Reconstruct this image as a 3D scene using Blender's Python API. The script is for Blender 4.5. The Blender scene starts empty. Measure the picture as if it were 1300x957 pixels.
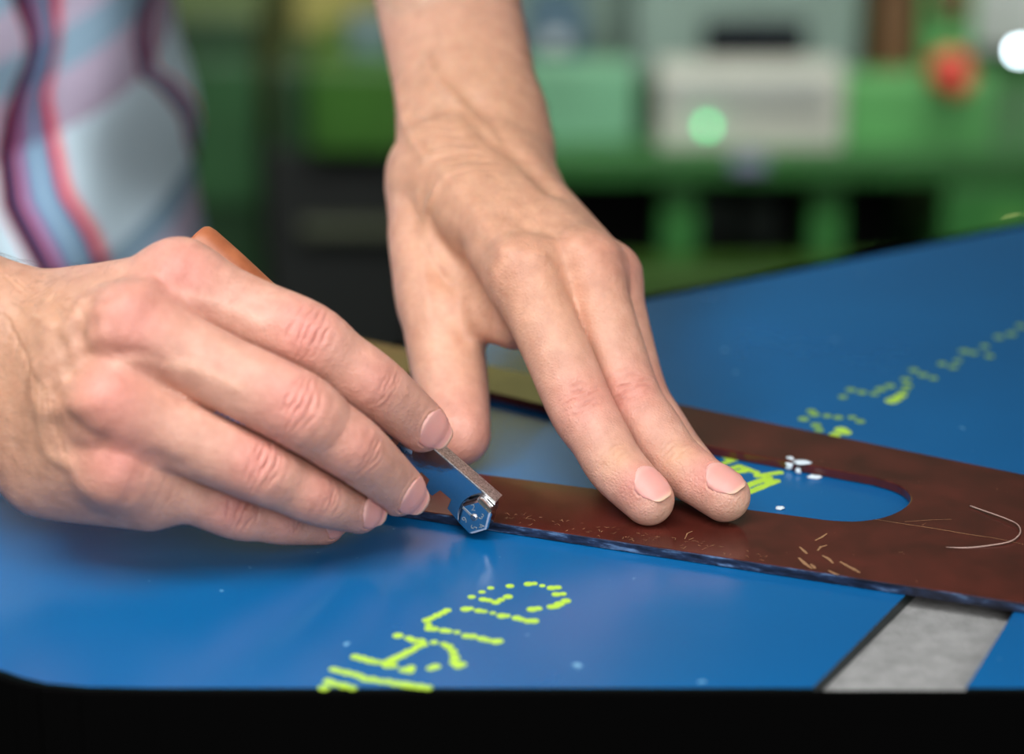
import bpy, bmesh, math, random
import numpy as np
from mathutils import Vector, Matrix
random.seed(7); rng = np.random.default_rng(7)
S = bpy.context.scene
C = S.collection

# ------------------------------------------------------------------ camera
F = 85.0 / 36.0 * 1300.0          # focal length in pixels of the 1300x957 frame
PITCH = math.radians(21.0)
TABLE_Z = 0.900                   # upper face of the blue sheets
CAM = Vector((0.0, 0.0, TABLE_Z + 0.301))
cam_d = bpy.data.cameras.new('camera'); cam = bpy.data.objects.new('camera', cam_d); C.objects.link(cam)
cam.location = CAM; cam.rotation_euler = (math.pi / 2 - PITCH, 0, 0)
cam_d.lens = 85; cam_d.sensor_width = 36; cam_d.clip_start = 0.02; cam_d.clip_end = 50
cam_d.dof.use_dof = True; cam_d.dof.focus_distance = 0.716; cam_d.dof.aperture_fstop = 4.9
S.camera = cam

# ------------------------------------------------------------------ world, lights, exposure
w = bpy.data.worlds.new('world'); S.world = w; w.use_nodes = True
w.node_tree.nodes['Background'].inputs[0].default_value = (0.90, 0.97, 0.95, 1)
w.node_tree.nodes['Background'].inputs[1].default_value = 0.13
def area(name, loc, target, sx, sy, power, col=(1, 1, 1)):
    l = bpy.data.lights.new(name, 'AREA'); l.shape = 'RECTANGLE'; l.size = sx; l.size_y = sy; l.energy = power; l.color = col
    o = bpy.data.objects.new(name, l); C.objects.link(o); o.location = loc
    o.rotation_euler = (Vector(target) - Vector(loc)).to_track_quat('-Z', 'Y').to_euler()
    return o
area('bench_lamp', (-0.06, 0.34, 1.48), (-0.03, 0.49, 0.9), 0.60, 0.36, 1.4, (1, 0.98, 0.98)).data.spread = math.radians(74)
area('added_fill', (-0.80, 0.30, 2.0), (-0.33, 1.08, 1.02), 0.4, 0.5, 4.0, (0.95, 0.98, 1)).data.spread = math.radians(48)  # added fill aimed at the shirt, not a known fixture
area('front_fill', (0.38, -0.85, 1.70), (-0.02, 0.68, 0.93), 1.1, 0.8, 19, (1, 0.98, 0.98))  # soft frontal fill added to brighten the hands, no window known
area('machine_fill', (0.35, 1.15, 1.80), (0.25, 2.3, 0.5), 1.4, 0.3, 8.2, (1, 1, 0.96)).data.spread = math.radians(100)  # added light that brightens the machine fronts
area('added_fill', (0.0, 1.75, 2.9), (-0.05, 3.0, 1.9), 1.2, 0.3, 22, (1, 1, 0.94)).data.spread = math.radians(100)  # added to brighten the olive cabinet so the template reflects it
S.view_settings.view_transform = 'Standard'; S.view_settings.look = 'None'
S.view_settings.gamma = 1; S.view_settings.use_curve_mapping = False
S.view_settings.exposure = 0.0

# ------------------------------------------------------------------ geometry helpers
cp, sp = math.cos(PITCH), math.sin(PITCH)
RIGHT = np.array([1, 0, 0.]); UP = np.array([0, sp, cp]); FWD = np.array([0, cp, -sp])
RMAT = np.stack([RIGHT, UP, FWD])          # rows; camera coords (x right, y up, z depth) -> world
def cam2world(v):
    return np.asarray(v) @ RMAT + np.array(CAM)
def ray(px, py):
    return RIGHT * ((px - 650) / F) + UP * (-(py - 478.5) / F) + FWD
def at_z(px, py, z):
    r = ray(px, py); return np.array(CAM) + r * ((z - CAM.z) / r[2])
def at_y(px, py, y):
    r = ray(px, py); return np.array(CAM) + r * (y / r[1])
def at_plane(px, py, p0, n):
    r = ray(px, py); return np.array(CAM) + r * (np.dot(p0 - np.array(CAM), n) / np.dot(r, n))

def mesh_obj(name, verts, faces, mat, parent=None, smooth=False, mats=None):
    me = bpy.data.meshes.new(name)
    me.from_pydata([tuple(map(float, v)) for v in verts], [], [tuple(map(int, f)) for f in faces]); me.update()
    o = bpy.data.objects.new(name, me); C.objects.link(o)
    if mat: me.materials.append(mat)
    if smooth: me.polygons.foreach_set('use_smooth', [True] * len(me.polygons))
    if parent: o.parent = parent; o.matrix_parent_inverse = Matrix.Translation(-parent.location)
    return o
def bm_obj(name, bm, mat, parent=None, smooth=False):
    bmesh.ops.recalc_face_normals(bm, faces=bm.faces)
    me = bpy.data.meshes.new(name); bm.to_mesh(me); bm.free()
    o = bpy.data.objects.new(name, me); C.objects.link(o)
    if mat: me.materials.append(mat)
    if smooth: me.polygons.foreach_set('use_smooth', [True] * len(me.polygons))
    if parent: o.parent = parent; o.matrix_parent_inverse = Matrix.Translation(-parent.location)
    return o
def thing(name, label, cat, loc, group=None):
    o = bpy.data.objects.new(name, None); C.objects.link(o); o.location = loc; o.empty_display_size = 0.05
    o['label'] = label; o['category'] = cat
    if group: o['group'] = group
    return o
def tag(o, label, cat, group=None):
    o['label'] = label; o['category'] = cat
    if group: o['group'] = group
    return o
def bevel(o, wdt, seg=2):
    m = o.modifiers.new('bevel', 'BEVEL'); m.width = wdt; m.segments = seg; m.limit_method = 'ANGLE'; m.angle_limit = math.radians(35)
    return o
def box_bm(bm, x0, x1, y0, y1, z0, z1):
    M = Matrix.Translation(((x0 + x1) / 2, (y0 + y1) / 2, (z0 + z1) / 2)) @ Matrix.Diagonal((abs(x1 - x0), abs(y1 - y0), abs(z1 - z0), 1))
    bmesh.ops.create_cube(bm, size=1, matrix=M)
def box(name, x0, x1, y0, y1, z0, z1, mat, parent=None, bev=0):
    bm = bmesh.new(); box_bm(bm, x0, x1, y0, y1, z0, z1)
    o = bm_obj(name, bm, mat, parent)
    if bev: bevel(o, bev)
    return o
def prism_bm(bm, loops, off):
    """flat polygon with holes (3D loops) extruded by the vector off"""
    es = []
    for lp in loops:
        vs = [bm.verts.new(tuple(p)) for p in lp]
        es += [bm.edges.new((vs[i], vs[(i + 1) % len(vs)])) for i in range(len(vs))]
    r = bmesh.ops.triangle_fill(bm, edges=es, use_beauty=True, use_dissolve=False)
    fs = [g for g in r['geom'] if isinstance(g, bmesh.types.BMFace)]
    e = bmesh.ops.extrude_face_region(bm, geom=fs, use_keep_orig=True)
    bmesh.ops.translate(bm, verts=[g for g in e['geom'] if isinstance(g, bmesh.types.BMVert)], vec=Vector(off))
    bmesh.ops.dissolve_limit(bm, angle_limit=0.01, verts=bm.verts, edges=bm.edges)
def prism(name, loops, off, mat, parent=None, bev=0):
    bm = bmesh.new(); prism_bm(bm, loops, off)
    o = bm_obj(name, bm, mat, parent)
    if bev: bevel(o, bev)
    return o
def tube_bm(bm, pts, rad, seg=10, caps=True):
    pts = [np.asarray(p, float) for p in pts]; n = len(pts)
    rad = [rad] * n if np.isscalar(rad) else rad
    t0 = pts[1] - pts[0]; ref = np.array([0, 0, 1.]) if abs(t0[2]) < .9 * np.linalg.norm(t0) else np.array([1., 0, 0])
    rings = []
    for i in range(n):
        t = pts[min(i + 1, n - 1)] - pts[max(i - 1, 0)]; t /= np.linalg.norm(t)
        a = ref - t * np.dot(ref, t); a /= np.linalg.norm(a); b = np.cross(t, a); ref = a
        rings.append([bm.verts.new(tuple(pts[i] + rad[i] * (a * math.cos(2 * math.pi * k / seg) + b * math.sin(2 * math.pi * k / seg)))) for k in range(seg)])
    for i in range(n - 1):
        for k in range(seg):
            bm.faces.new((rings[i][k], rings[i][(k + 1) % seg], rings[i + 1][(k + 1) % seg], rings[i + 1][k]))
    if caps:
        bm.faces.new(rings[0][::-1]); bm.faces.new(rings[-1])

# ------------------------------------------------------------------ materials
def srgb(r, g, b):
    f = lambda c: (c / 255 / 12.92) if c / 255 <= 0.04045 else ((c / 255 + 0.055) / 1.055) ** 2.4
    return (f(r), f(g), f(b), 1)
class NT:
    def __init__(s, name):
        s.m = bpy.data.materials.new(name); s.m.use_nodes = True; s.t = s.m.node_tree
        s.b = s.t.nodes['Principled BSDF']
    def n(s, kind, **kw):
        x = s.t.nodes.new(kind)
        for k, v in kw.items():
            if k in x.inputs: x.inputs[k].default_value = v
            else: setattr(x, k, v)
        return x
    def l(s, a, b): s.t.links.new(a, b)
    def noise(s, scale, detail=4, rough=.55, coord='Object', dist=0, stretch=None):
        tc = s.n('ShaderNodeTexCoord'); nz = s.n('ShaderNodeTexNoise', Scale=scale, Detail=detail, Roughness=rough, Distortion=dist)
        if stretch:
            mp = s.n('ShaderNodeMapping'); mp.inputs['Scale'].default_value = stretch
            s.l(tc.outputs[coord], mp.inputs[0]); s.l(mp.outputs[0], nz.inputs['Vector'])
        else: s.l(tc.outputs[coord], nz.inputs['Vector'])
        return nz
    def ramp(s, src, stops):
        r = s.n('ShaderNodeValToRGB'); e = r.color_ramp.elements
        while len(e) < len(stops): e.new(0.5)
        for i, (p, c) in enumerate(stops): e[i].position = p; e[i].color = c if len(c) == 4 else (*c, 1)
        s.l(src, r.inputs[0]); return r
    def bump(s, src, dist, strength=1):
        b = s.n('ShaderNodeBump', Strength=strength, Distance=dist); s.l(src, b.inputs['Height']); return b
def basic(name, col, rough=.5, metal=0, var=.0, scale=40, spec=.5, bump=0, bscale=200, coat=0):
    N = NT(name); N.b.inputs['Roughness'].default_value = rough; N.b.inputs['Metallic'].default_value = metal
    N.b.inputs['Specular IOR Level'].default_value = spec; N.b.inputs['Base Color'].default_value = col
    N.b.inputs['Coat Weight'].default_value = coat
    nz = N.noise(scale)
    lo = tuple(max(0, c * (1 - var)) for c in col[:3]); hi = tuple(min(1, c * (1 + var)) for c in col[:3])
    r = N.ramp(nz.outputs['Fac'], [(.3, lo), (.7, hi)]); N.l(r.outputs[0], N.b.inputs['Base Color'])
    if bump:
        b = N.bump(N.noise(bscale).outputs['Fac'], bump); N.l(b.outputs[0], N.b.inputs['Normal'])
    return N.m
def emit(name, col, strength):
    N = NT(name); N.b.inputs['Base Color'].default_value = col
    N.b.inputs['Emission Color'].default_value = col; N.b.inputs['Emission Strength'].default_value = strength
    return N.m

def mat_sheet():
    N = NT('blue_sheet'); b = N.b
    nz = N.noise(9, 3); sm = N.noise(400, 2)
    r = N.ramp(nz.outputs['Fac'], [(.3, srgb(4, 83, 138)), (.7, srgb(8, 91, 148))])
    sp_ = N.ramp(N.noise(150, 2, .5).outputs['Fac'], [(.73, (0, 0, 0)), (.78, (1, 1, 1))])
    mx = N.n('ShaderNodeMixRGB', Color2=srgb(105, 165, 200)); N.l(sp_.outputs[0], mx.inputs[0]); N.l(r.outputs[0], mx.inputs[1])
    N.l(mx.outputs[0], b.inputs['Base Color'])
    rr = N.ramp(N.noise(14, 4).outputs['Fac'], [(.3, (.2,) * 3), (.75, (.3,) * 3)]); N.l(rr.outputs[0], b.inputs['Roughness'])
    b.inputs['IOR'].default_value = 1.56
    bp = N.bump(sm.outputs['Fac'], .00002); N.l(bp.outputs[0], b.inputs['Normal'])
    return N.m
def mat_template():
    N = NT('brown_phenolic'); b = N.b
    nz = N.noise(60, 6, .65); fine = N.noise(500, 3, .6, stretch=(1, .25, 1))
    r = N.ramp(nz.outputs['Fac'], [(.3, srgb(56, 23, 17)), (.7, srgb(84, 34, 27))]); 
    sc = N.ramp(N.noise(330, 3, .7, dist=1.5).outputs['Fac'], [(.69, (0, 0, 0)), (.76, (1, 1, 1))])
    mx = N.n('ShaderNodeMixRGB', Color2=srgb(135, 100, 70)); ml = N.n('ShaderNodeMath', operation='MULTIPLY'); ml.inputs[1].default_value = .5
    N.l(sc.outputs[0], ml.inputs[0]); N.l(ml.outputs[0], mx.inputs[0]); N.l(r.outputs[0], mx.inputs[1]); N.l(mx.outputs[0], b.inputs['Base Color'])
    rr = N.ramp(N.noise(45, 5).outputs['Fac'], [(.3, (.12,) * 3), (.75, (.24,) * 3)]); N.l(rr.outputs[0], b.inputs['Roughness'])
    b.inputs['IOR'].default_value = 1.6
    bp = N.bump(fine.outputs['Fac'], .00002); N.l(bp.outputs[0], b.inputs['Normal'])
    return N.m
def mat_edge():
    N = NT('highlit_dark_edge'); b = N.b
    nz = N.noise(90, 5, .7, stretch=(1, 1, 5))
    r = N.ramp(nz.outputs['Fac'], [(.40, srgb(14, 16, 28)), (.55, srgb(36, 48, 74)), (.74, srgb(104, 138, 178))]); N.l(r.outputs[0], b.inputs['Base Color'])  # bluish streaks put smears and a soft highlight into the edge colour
    b.inputs['Roughness'].default_value = .35
    return N.m
def mat_skin():
    N = NT('skin'); b = N.b
    at = N.n('ShaderNodeAttribute', attribute_name='tint')
    mot = N.noise(170, 4, .6)
    r = N.ramp(mot.outputs['Fac'], [(.3, (.86, .82, .80)), (.7, (1.08, 1.1, 1.1))])
    mx = N.n('ShaderNodeMixRGB', blend_type='MULTIPLY', Fac=1.0); N.l(at.outputs['Color'], mx.inputs[1]); N.l(r.outputs[0], mx.inputs[2])
    N.l(mx.outputs[0], b.inputs['Base Color'])
    b.inputs['Subsurface Weight'].default_value = .2; b.inputs['Subsurface Radius'].default_value = (1, .32, .16); b.inputs['Subsurface Scale'].default_value = .004
    b.inputs['Roughness'].default_value = .47; b.inputs['Specular IOR Level'].default_value = .48
    tc = N.n('ShaderNodeTexCoord')
    v = N.n('ShaderNodeTexVoronoi', Scale=900, feature='DISTANCE_TO_EDGE'); 
    wob = N.n('ShaderNodeMixRGB', Fac=.0006, blend_type='ADD'); nv = N.n('ShaderNodeTexNoise', Scale=260)
    N.l(tc.outputs['Object'], nv.inputs['Vector']); N.l(tc.outputs['Object'], wob.inputs[1]); N.l(nv.outputs['Color'], wob.inputs[2]); N.l(wob.outputs[0], v.inputs['Vector'])
    b1 = N.bump(v.outputs['Distance'], .0004, .6)
    n2 = N.noise(420, 5, .6, dist=.6); b2 = N.bump(n2.outputs['Fac'], .0005, .6); N.l(b1.outputs[0], b2.inputs['Normal'])
    N.l(b2.outputs[0], b.inputs['Normal'])
    return N.m
def mat_nail():
    N = NT('fingernail'); b = N.b
    at = N.n('ShaderNodeAttribute', attribute_name='tint'); N.l(at.outputs['Color'], b.inputs['Base Color'])
    b.inputs['Roughness'].default_value = .4; b.inputs['Specular IOR Level'].default_value = .4; b.inputs['Subsurface Weight'].default_value = .2; b.inputs['Subsurface Scale'].default_value = .002
    bp = N.bump(N.noise(500, 3).outputs['Fac'], .00008); N.l(bp.outputs[0], b.inputs['Normal'])
    return N.m
def mat_steel(name='polished_steel', rough=.12, col=(.62, .62, .63, 1)):
    N = NT(name); b = N.b; b.inputs['Metallic'].default_value = 1; b.inputs['Base Color'].default_value = col
    r = N.ramp(N.noise(700, 4, .6).outputs['Fac'], [(.3, (rough * .7,) * 3), (.75, (rough * 1.7,) * 3)]); N.l(r.outputs[0], b.inputs['Roughness'])
    bp = N.bump(N.noise(900, 3).outputs['Fac'], .00003); N.l(bp.outputs[0], b.inputs['Normal'])
    return N.m
def mat_wood():
    N = NT('orange_wood'); b = N.b
    nz = N.noise(60, 5, .6, stretch=(1, 1, 1))
    r = N.ramp(nz.outputs['Fac'], [(.3, srgb(128, 66, 38)), (.7, srgb(178, 106, 68))]); N.l(r.outputs[0], b.inputs['Base Color'])
    b.inputs['Roughness'].default_value = .45
    return N.m
M_SHEET = mat_sheet(); M_TEMPLATE = mat_template(); M_EDGE = mat_edge(); M_SKIN = mat_skin(); M_NAIL = mat_nail()
M_STEEL = mat_steel(); M_STEEL2 = mat_steel('brushed_steel', .3, (.36, .36, .37, 1)); M_WOOD = mat_wood(); M_GRAIN = basic('grained_steel', (.72, .72, .70, 1), .38, metal=1, var=.45, scale=1500, bump=.00006, bscale=1800)
M_INK = basic('yellow_green_ink', srgb(168, 206, 62), .55, var=.12, scale=300)
M_INK2 = basic('faded_yellow_ink', srgb(120, 160, 66), .6, var=.15, scale=300)
M_BLACK = basic('black_rubber', (.0014, .0014, .0014, 1), .95, spec=.02)
M_SIDE = basic('dark_glass_edge', (.006, .012, .012, 1), .4, spec=.3)
M_FELT = basic('grey_felt', srgb(136, 137, 136), .95, var=.16, scale=160, bump=.0006, bscale=700, spec=.1)

# ------------------------------------------------------------------ implicit-surface modelling (bodies), in camera-aligned mm
def c3(p):                                   # (px, py, depth in mm) -> camera-aligned mm
    return np.array([(p[0] - 650) / F * p[2], -(p[1] - 478.5) / F * p[2], p[2]], float)
WUP = np.array([0, cp, -sp])                 # world up in camera-aligned coordinates
def smin(a, b, k):
    h = np.clip(.5 + .5 * (b - a) / k, 0, 1)
    return b + (a - b) * h - k * h * (1 - h)
def catmull(P, n):
    P = np.asarray(P, float); Q = np.vstack([2 * P[0] - P[1], P, 2 * P[-1] - P[-2]]); out = []
    for i in range(1, len(Q) - 2):
        for t in np.linspace(0, 1, n, endpoint=False):
            a, b, c, d = Q[i - 1], Q[i], Q[i + 1], Q[i + 2]
            out.append(.5 * (2 * b + (c - a) * t + (2 * a - 5 * b + 4 * c - d) * t * t + (3 * b - a - 3 * c + d) * t ** 3))
    out.append(Q[-2]); return np.array(out)
class Field:
    def __init__(s, lo, hi, h):
        s.lo = np.array(lo, float); s.h = h; s.n = np.ceil((np.array(hi) - s.lo) / h).astype(int) + 1
        s.ax = [(s.lo[i] + h * np.arange(s.n[i])).astype(np.float32) for i in range(3)]
    def new(s): return np.full(s.n, 60, np.float32)
    def seg(s, D, a, b, ra, rb, n=None, flat=1.0, k=0, margin=14):
        """tapered capsule; flat<1 squashes it along n; k = smooth union with what is there"""
        a = np.asarray(a, float); b = np.asarray(b, float); R = max(ra, rb) + margin
        i0 = np.maximum(np.floor((np.minimum(a, b) - R - s.lo) / s.h).astype(int), 0)
        i1 = np.minimum(np.ceil((np.maximum(a, b) + R - s.lo) / s.h).astype(int) + 1, s.n)
        if (i1 <= i0).any(): return
        sl = tuple(slice(i0[i], i1[i]) for i in range(3))
        X = s.ax[0][sl[0]][:, None, None] - np.float32(a[0]); Y = s.ax[1][sl[1]][None, :, None] - np.float32(a[1]); Z = s.ax[2][sl[2]][None, None, :] - np.float32(a[2])
        ba = (b - a).astype(np.float32); l2 = max(float(ba @ ba), 1e-6)
        t = np.clip((X * ba[0] + Y * ba[1] + Z * ba[2]) / l2, 0, 1)
        r = ra + (rb - ra) * t
        X = X - t * ba[0]; Y = Y - t * ba[1]; Z = Z - t * ba[2]
        L2 = X * X + Y * Y + Z * Z
        if n is None or flat == 1: d = np.sqrt(L2) - r
        else:
            ax = ba / math.sqrt(l2); n = np.asarray(n, float); n = n - ax * (n @ ax) if l2 > 1e-3 else n; n = n / np.linalg.norm(n)
            wn = X * np.float32(n[0]) + Y * np.float32(n[1]) + Z * np.float32(n[2])
            q = np.sqrt(np.maximum(L2 + wn * wn * (1 / flat ** 2 - 1), 1e-9)); d = (q - r) * np.sqrt(L2 + 1e-6) / np.maximum(q, 1e-3)
        D[sl] = smin(D[sl], d.astype(np.float32), k) if k > 0 else np.minimum(D[sl], d)
    def chain(s, D, pts, rad, n=None, flat=1.0, k=0, sub=5, margin=14):
        P = catmull(np.column_stack([pts, rad]), sub)
        for i in range(len(P) - 1): s.seg(D, P[i, :3], P[i + 1, :3], P[i, 3], P[i + 1, 3], n, flat, k if i == 0 else min(k, 1.0), margin)
        return P
    def sample(s, D, p):
        q = (np.asarray(p) - s.lo) / s.h; i = np.clip(np.floor(q).astype(int), 0, s.n - 2); f = np.clip(q - i, 0, 1)
        g = lambda a, b, c: D[i[..., 0] + a, i[..., 1] + b, i[..., 2] + c]
        fx, fy, fz = f[..., 0], f[..., 1], f[..., 2]
        return ((g(0,0,0)*(1-fx)+g(1,0,0)*fx)*(1-fy)+(g(0,1,0)*(1-fx)+g(1,1,0)*fx)*fy)*(1-fz)+((g(0,0,1)*(1-fx)+g(1,0,1)*fx)*(1-fy)+(g(0,1,1)*(1-fx)+g(1,1,1)*fx)*fy)*fz
    def grad(s, D, p):
        e = s.h; g = np.stack([s.sample(D, p + e * d) - s.sample(D, p - e * d) for d in np.eye(3)], -1)
        return g / np.maximum(np.linalg.norm(g, axis=-1, keepdims=True), 1e-6)
    def raycast(s, D, px, py, d0):
        """first surface point met by the pixel's line of sight beyond depth d0"""
        r = np.array([(px - 650) / F, -(py - 478.5) / F, 1.0]); dd = np.arange(d0, d0 + 260, .5)
        v = s.sample(D, r[None] * dd[:, None]); i = np.argmax(v < 0)
        return r * (dd[i] - .5 * v[i] / min(v[i] - v[i - 1], -1e-6)) if v[i] < 0 and i > 0 else None
    def mesh(s, D):
        sg = D < 0
        c = sg[:-1, :-1, :-1].astype(np.int8)
        for a in range(2):
            for b in range(2):
                for d in range(2):
                    if a + b + d: c = c + sg[a:a + s.n[0] - 1, b:b + s.n[1] - 1, d:d + s.n[2] - 1]
        act = np.argwhere((c > 0) & (c < 8)); idx = np.full(c.shape, -1, np.int32); idx[tuple(act.T)] = np.arange(len(act))
        corners = [(a, b, d) for a in range(2) for b in range(2) for d in range(2)]
        val = {q: D[act[:, 0] + q[0], act[:, 1] + q[1], act[:, 2] + q[2]] for q in corners}
        acc = np.zeros((len(act), 3)); cnt = np.zeros(len(act))
        for i, p in enumerate(corners):
            for q in corners[i + 1:]:
                if sum(abs(p[j] - q[j]) for j in range(3)) == 1:
                    va, vb = val[p], val[q]; m = (va < 0) != (vb < 0); t = np.where(m, va / np.where(m, va - vb, 1), 0)
                    pos = np.array(p)[None] + t[:, None] * (np.array(q) - np.array(p))[None]
                    acc += pos * m[:, None]; cnt += m
        V = s.lo + s.h * (act + acc / cnt[:, None])
        quads = []
        for ax in range(3):
            o1, o2 = (ax + 1) % 3, (ax + 2) % 3
            A = np.moveaxis(sg, ax, 0); cr = np.moveaxis(A[:-1] != A[1:], 0, ax); ij = np.argwhere(cr)
            ok = (ij[:, o1] >= 1) & (ij[:, o2] >= 1) & (ij[:, o1] < s.n[o1] - 1) & (ij[:, o2] < s.n[o2] - 1); ij = ij[ok]
            e1 = np.eye(3, dtype=int)[o1]; e2 = np.eye(3, dtype=int)[o2]
            f = np.stack([idx[tuple((ij - e1 - e2).T)], idx[tuple((ij - e2).T)], idx[tuple(ij.T)], idx[tuple((ij - e1).T)]], 1)
            neg = sg[tuple(ij.T)]; f[~neg] = f[~neg][:, ::-1]; quads.append(f)
        Q = np.vstack(quads); Q = Q[(Q >= 0).all(1)]
        e = np.vstack([Q[:, [0, 1]], Q[:, [1, 2]], Q[:, [2, 3]], Q[:, [3, 0]]])
        deg = np.bincount(e[:, 0], minlength=len(V)) + np.bincount(e[:, 1], minlength=len(V)); deg = np.maximum(deg, 1)
        for it in range(3):
            sm = np.stack([np.bincount(e[:, 0], V[e[:, 1], j], len(V)) + np.bincount(e[:, 1], V[e[:, 0], j], len(V)) for j in range(3)], 1) / deg[:, None]
            V = V + .5 * (sm - V)
            V = V - (s.sample(D, V) * .8)[:, None] * s.grad(D, V)
        return V, Q[:, ::-1] if False else Q

def join_fingers(f, FN, roots, depth=2.2, w=1.1):
    near = np.full(f.n, 1e9, np.float32)
    for p in roots:
        q = [(f.ax[i] - np.float32(p[i])) ** 2 for i in range(3)]; near = np.minimum(near, q[0][:, None, None] + q[1][None, :, None] + q[2][None, None, :])
    k = np.clip((np.sqrt(near) - 15) / 20, 0, 1).astype(np.float32) * np.float32(depth)
    D = FN[0]
    for d in FN[1:]: D = np.minimum(D, d) + k * np.exp(-((D - d) / np.float32(w)) ** 2)
    return D
class Sculpt:
    """displace and tint a meshed body with strokes laid on its surface"""
    def __init__(s, fld, D, base):
        s.f, s.D = fld, D; s.V, s.Q = s.refine(*fld.mesh(D)); s.N = fld.grad(D, s.V); s.disp = np.zeros(len(s.V)); s.col = np.tile(np.array(base[:3], float), (len(s.V), 1))
        r = s.V / s.V[:, 2:3]; s.px = 650 + r[:, 0] * F; s.py = 478.5 - r[:, 1] * F
    def refine(s, V, Q):
        e = np.sort(np.vstack([Q[:, [0, 1]], Q[:, [1, 2]], Q[:, [2, 3]], Q[:, [3, 0]]]), 1)
        key = e[:, 0].astype(np.int64) * len(V) + e[:, 1]; u, inv = np.unique(key, return_inverse=True)
        mid = .5 * (V[u // len(V)] + V[u % len(V)]); n = len(Q); em = (inv + len(V)).reshape(4, n); fc = len(V) + len(mid) + np.arange(n)
        W = np.vstack([V, mid, V[Q].mean(1)])
        Q2 = np.vstack([np.stack([Q[:, k], em[k], fc, em[k - 1]], 1) for k in range(4)])
        return W - (s.f.sample(s.D, W) * .7)[:, None] * s.f.grad(s.D, W), Q2
    def line(s, pts, d0):
        out = []
        for a, b in zip(pts[:-1], pts[1:]):
            m = max(2, int(math.hypot(b[0] - a[0], b[1] - a[1]) / 2.2))
            for t in np.linspace(0, 1, m): 
                q = s.f.raycast(s.D, a[0] + (b[0] - a[0]) * t, a[1] + (b[1] - a[1]) * t, d0)
                if q is not None: out.append(q)
        return np.array(out)
    def dist(s, P, maxd):
        lo, hi = P.min(0) - maxd, P.max(0) + maxd
        m = np.where(((s.V > lo) & (s.V < hi)).all(1))[0]; d2 = np.full(len(m), 1e9)
        for p in P: d2 = np.minimum(d2, ((s.V[m] - p) ** 2).sum(1))
        return m, np.sqrt(d2)
    def stroke(s, pts, width, height=0, col=None, amt=0, d0=600):
        if len(pts) == 1: pts = [pts[0], (pts[0][0] + 1, pts[0][1])]
        P = s.line(catmull(pts, 4) if len(pts) > 2 else pts, d0)
        if len(P) == 0: return
        m, d = s.dist(P, width * 2.6); g = np.exp(-(d / width) ** 2)
        if height: s.disp[m] += height * g
        if col is not None: s.tintv(m, g * amt, col)
    def tintv(s, m, g, col): s.col[m] = s.col[m] * (1 - g[:, None]) + np.array(col[:3])[None] * g[:, None]
    def tint3(s, p, r, col, amt):
        m, d = s.dist(np.asarray(p, float)[None], r * 2.5); s.tintv(m, amt * np.exp(-(d / r) ** 2), col)
    def bump3(s, p, r, h):
        m, d = s.dist(np.asarray(p, float)[None], r * 2.5); s.disp[m] += h * np.exp(-(d / r) ** 2)
    def wrinkles(s, j, ax, nrm, r, spacing=2.2, count=5, depth=.35, seed=0):
        """cross creases over the back of a finger joint"""
        ax = ax / np.linalg.norm(ax); nrm = nrm - ax * (nrm @ ax); nrm /= np.linalg.norm(nrm); sd = np.cross(ax, nrm)
        q = s.V - j; x, y, z = q @ ax, q @ sd, q @ nrm
        m = np.where((np.abs(x) < r * 1.5) & (np.abs(y) < r * 1.2) & (z > 0) & (z < r * 1.5))[0]; x, y = x[m], y[m]; rg = np.random.default_rng(seed)
        tot = np.zeros(len(m))
        for i in range(count):
            o = (i - (count - 1) / 2) * spacing * rg.uniform(.85, 1.15); bow = .5 / r ** 2
            ph = rg.uniform(0, 6); c = o * (1 - bow * y * y) + .28 * np.sin(y * .5 + ph) + .13 * np.sin(y * 1.4 + ph * 2)
            ln = r * (.78 - .08 * abs(i - (count - 1) / 2)) ; env = np.exp(-(y / ln) ** 4)
            tot += depth * (1.1 - .22 * abs(i - (count - 1) / 2)) * rg.uniform(.7, 1.1) * np.clip(.75 + .5 * np.sin(y * .8 + ph * 3), .25, 1) * env * np.exp(-((x - c) / .5) ** 2)
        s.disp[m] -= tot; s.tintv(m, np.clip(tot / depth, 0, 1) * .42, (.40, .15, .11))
    def rim(s, P, h=.2):
        m, d = s.dist(P, 2.4); s.disp[m] += h * np.exp(-((d - .55) / .6) ** 2) - .25 * np.exp(-(d / .35) ** 2)
    def finish(s):
        V = s.V + s.N * s.disp[:, None]; SURF.append((V, s.N, s.px, s.py)); return V, s.Q, np.clip(s.col, 0, 1)

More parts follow.
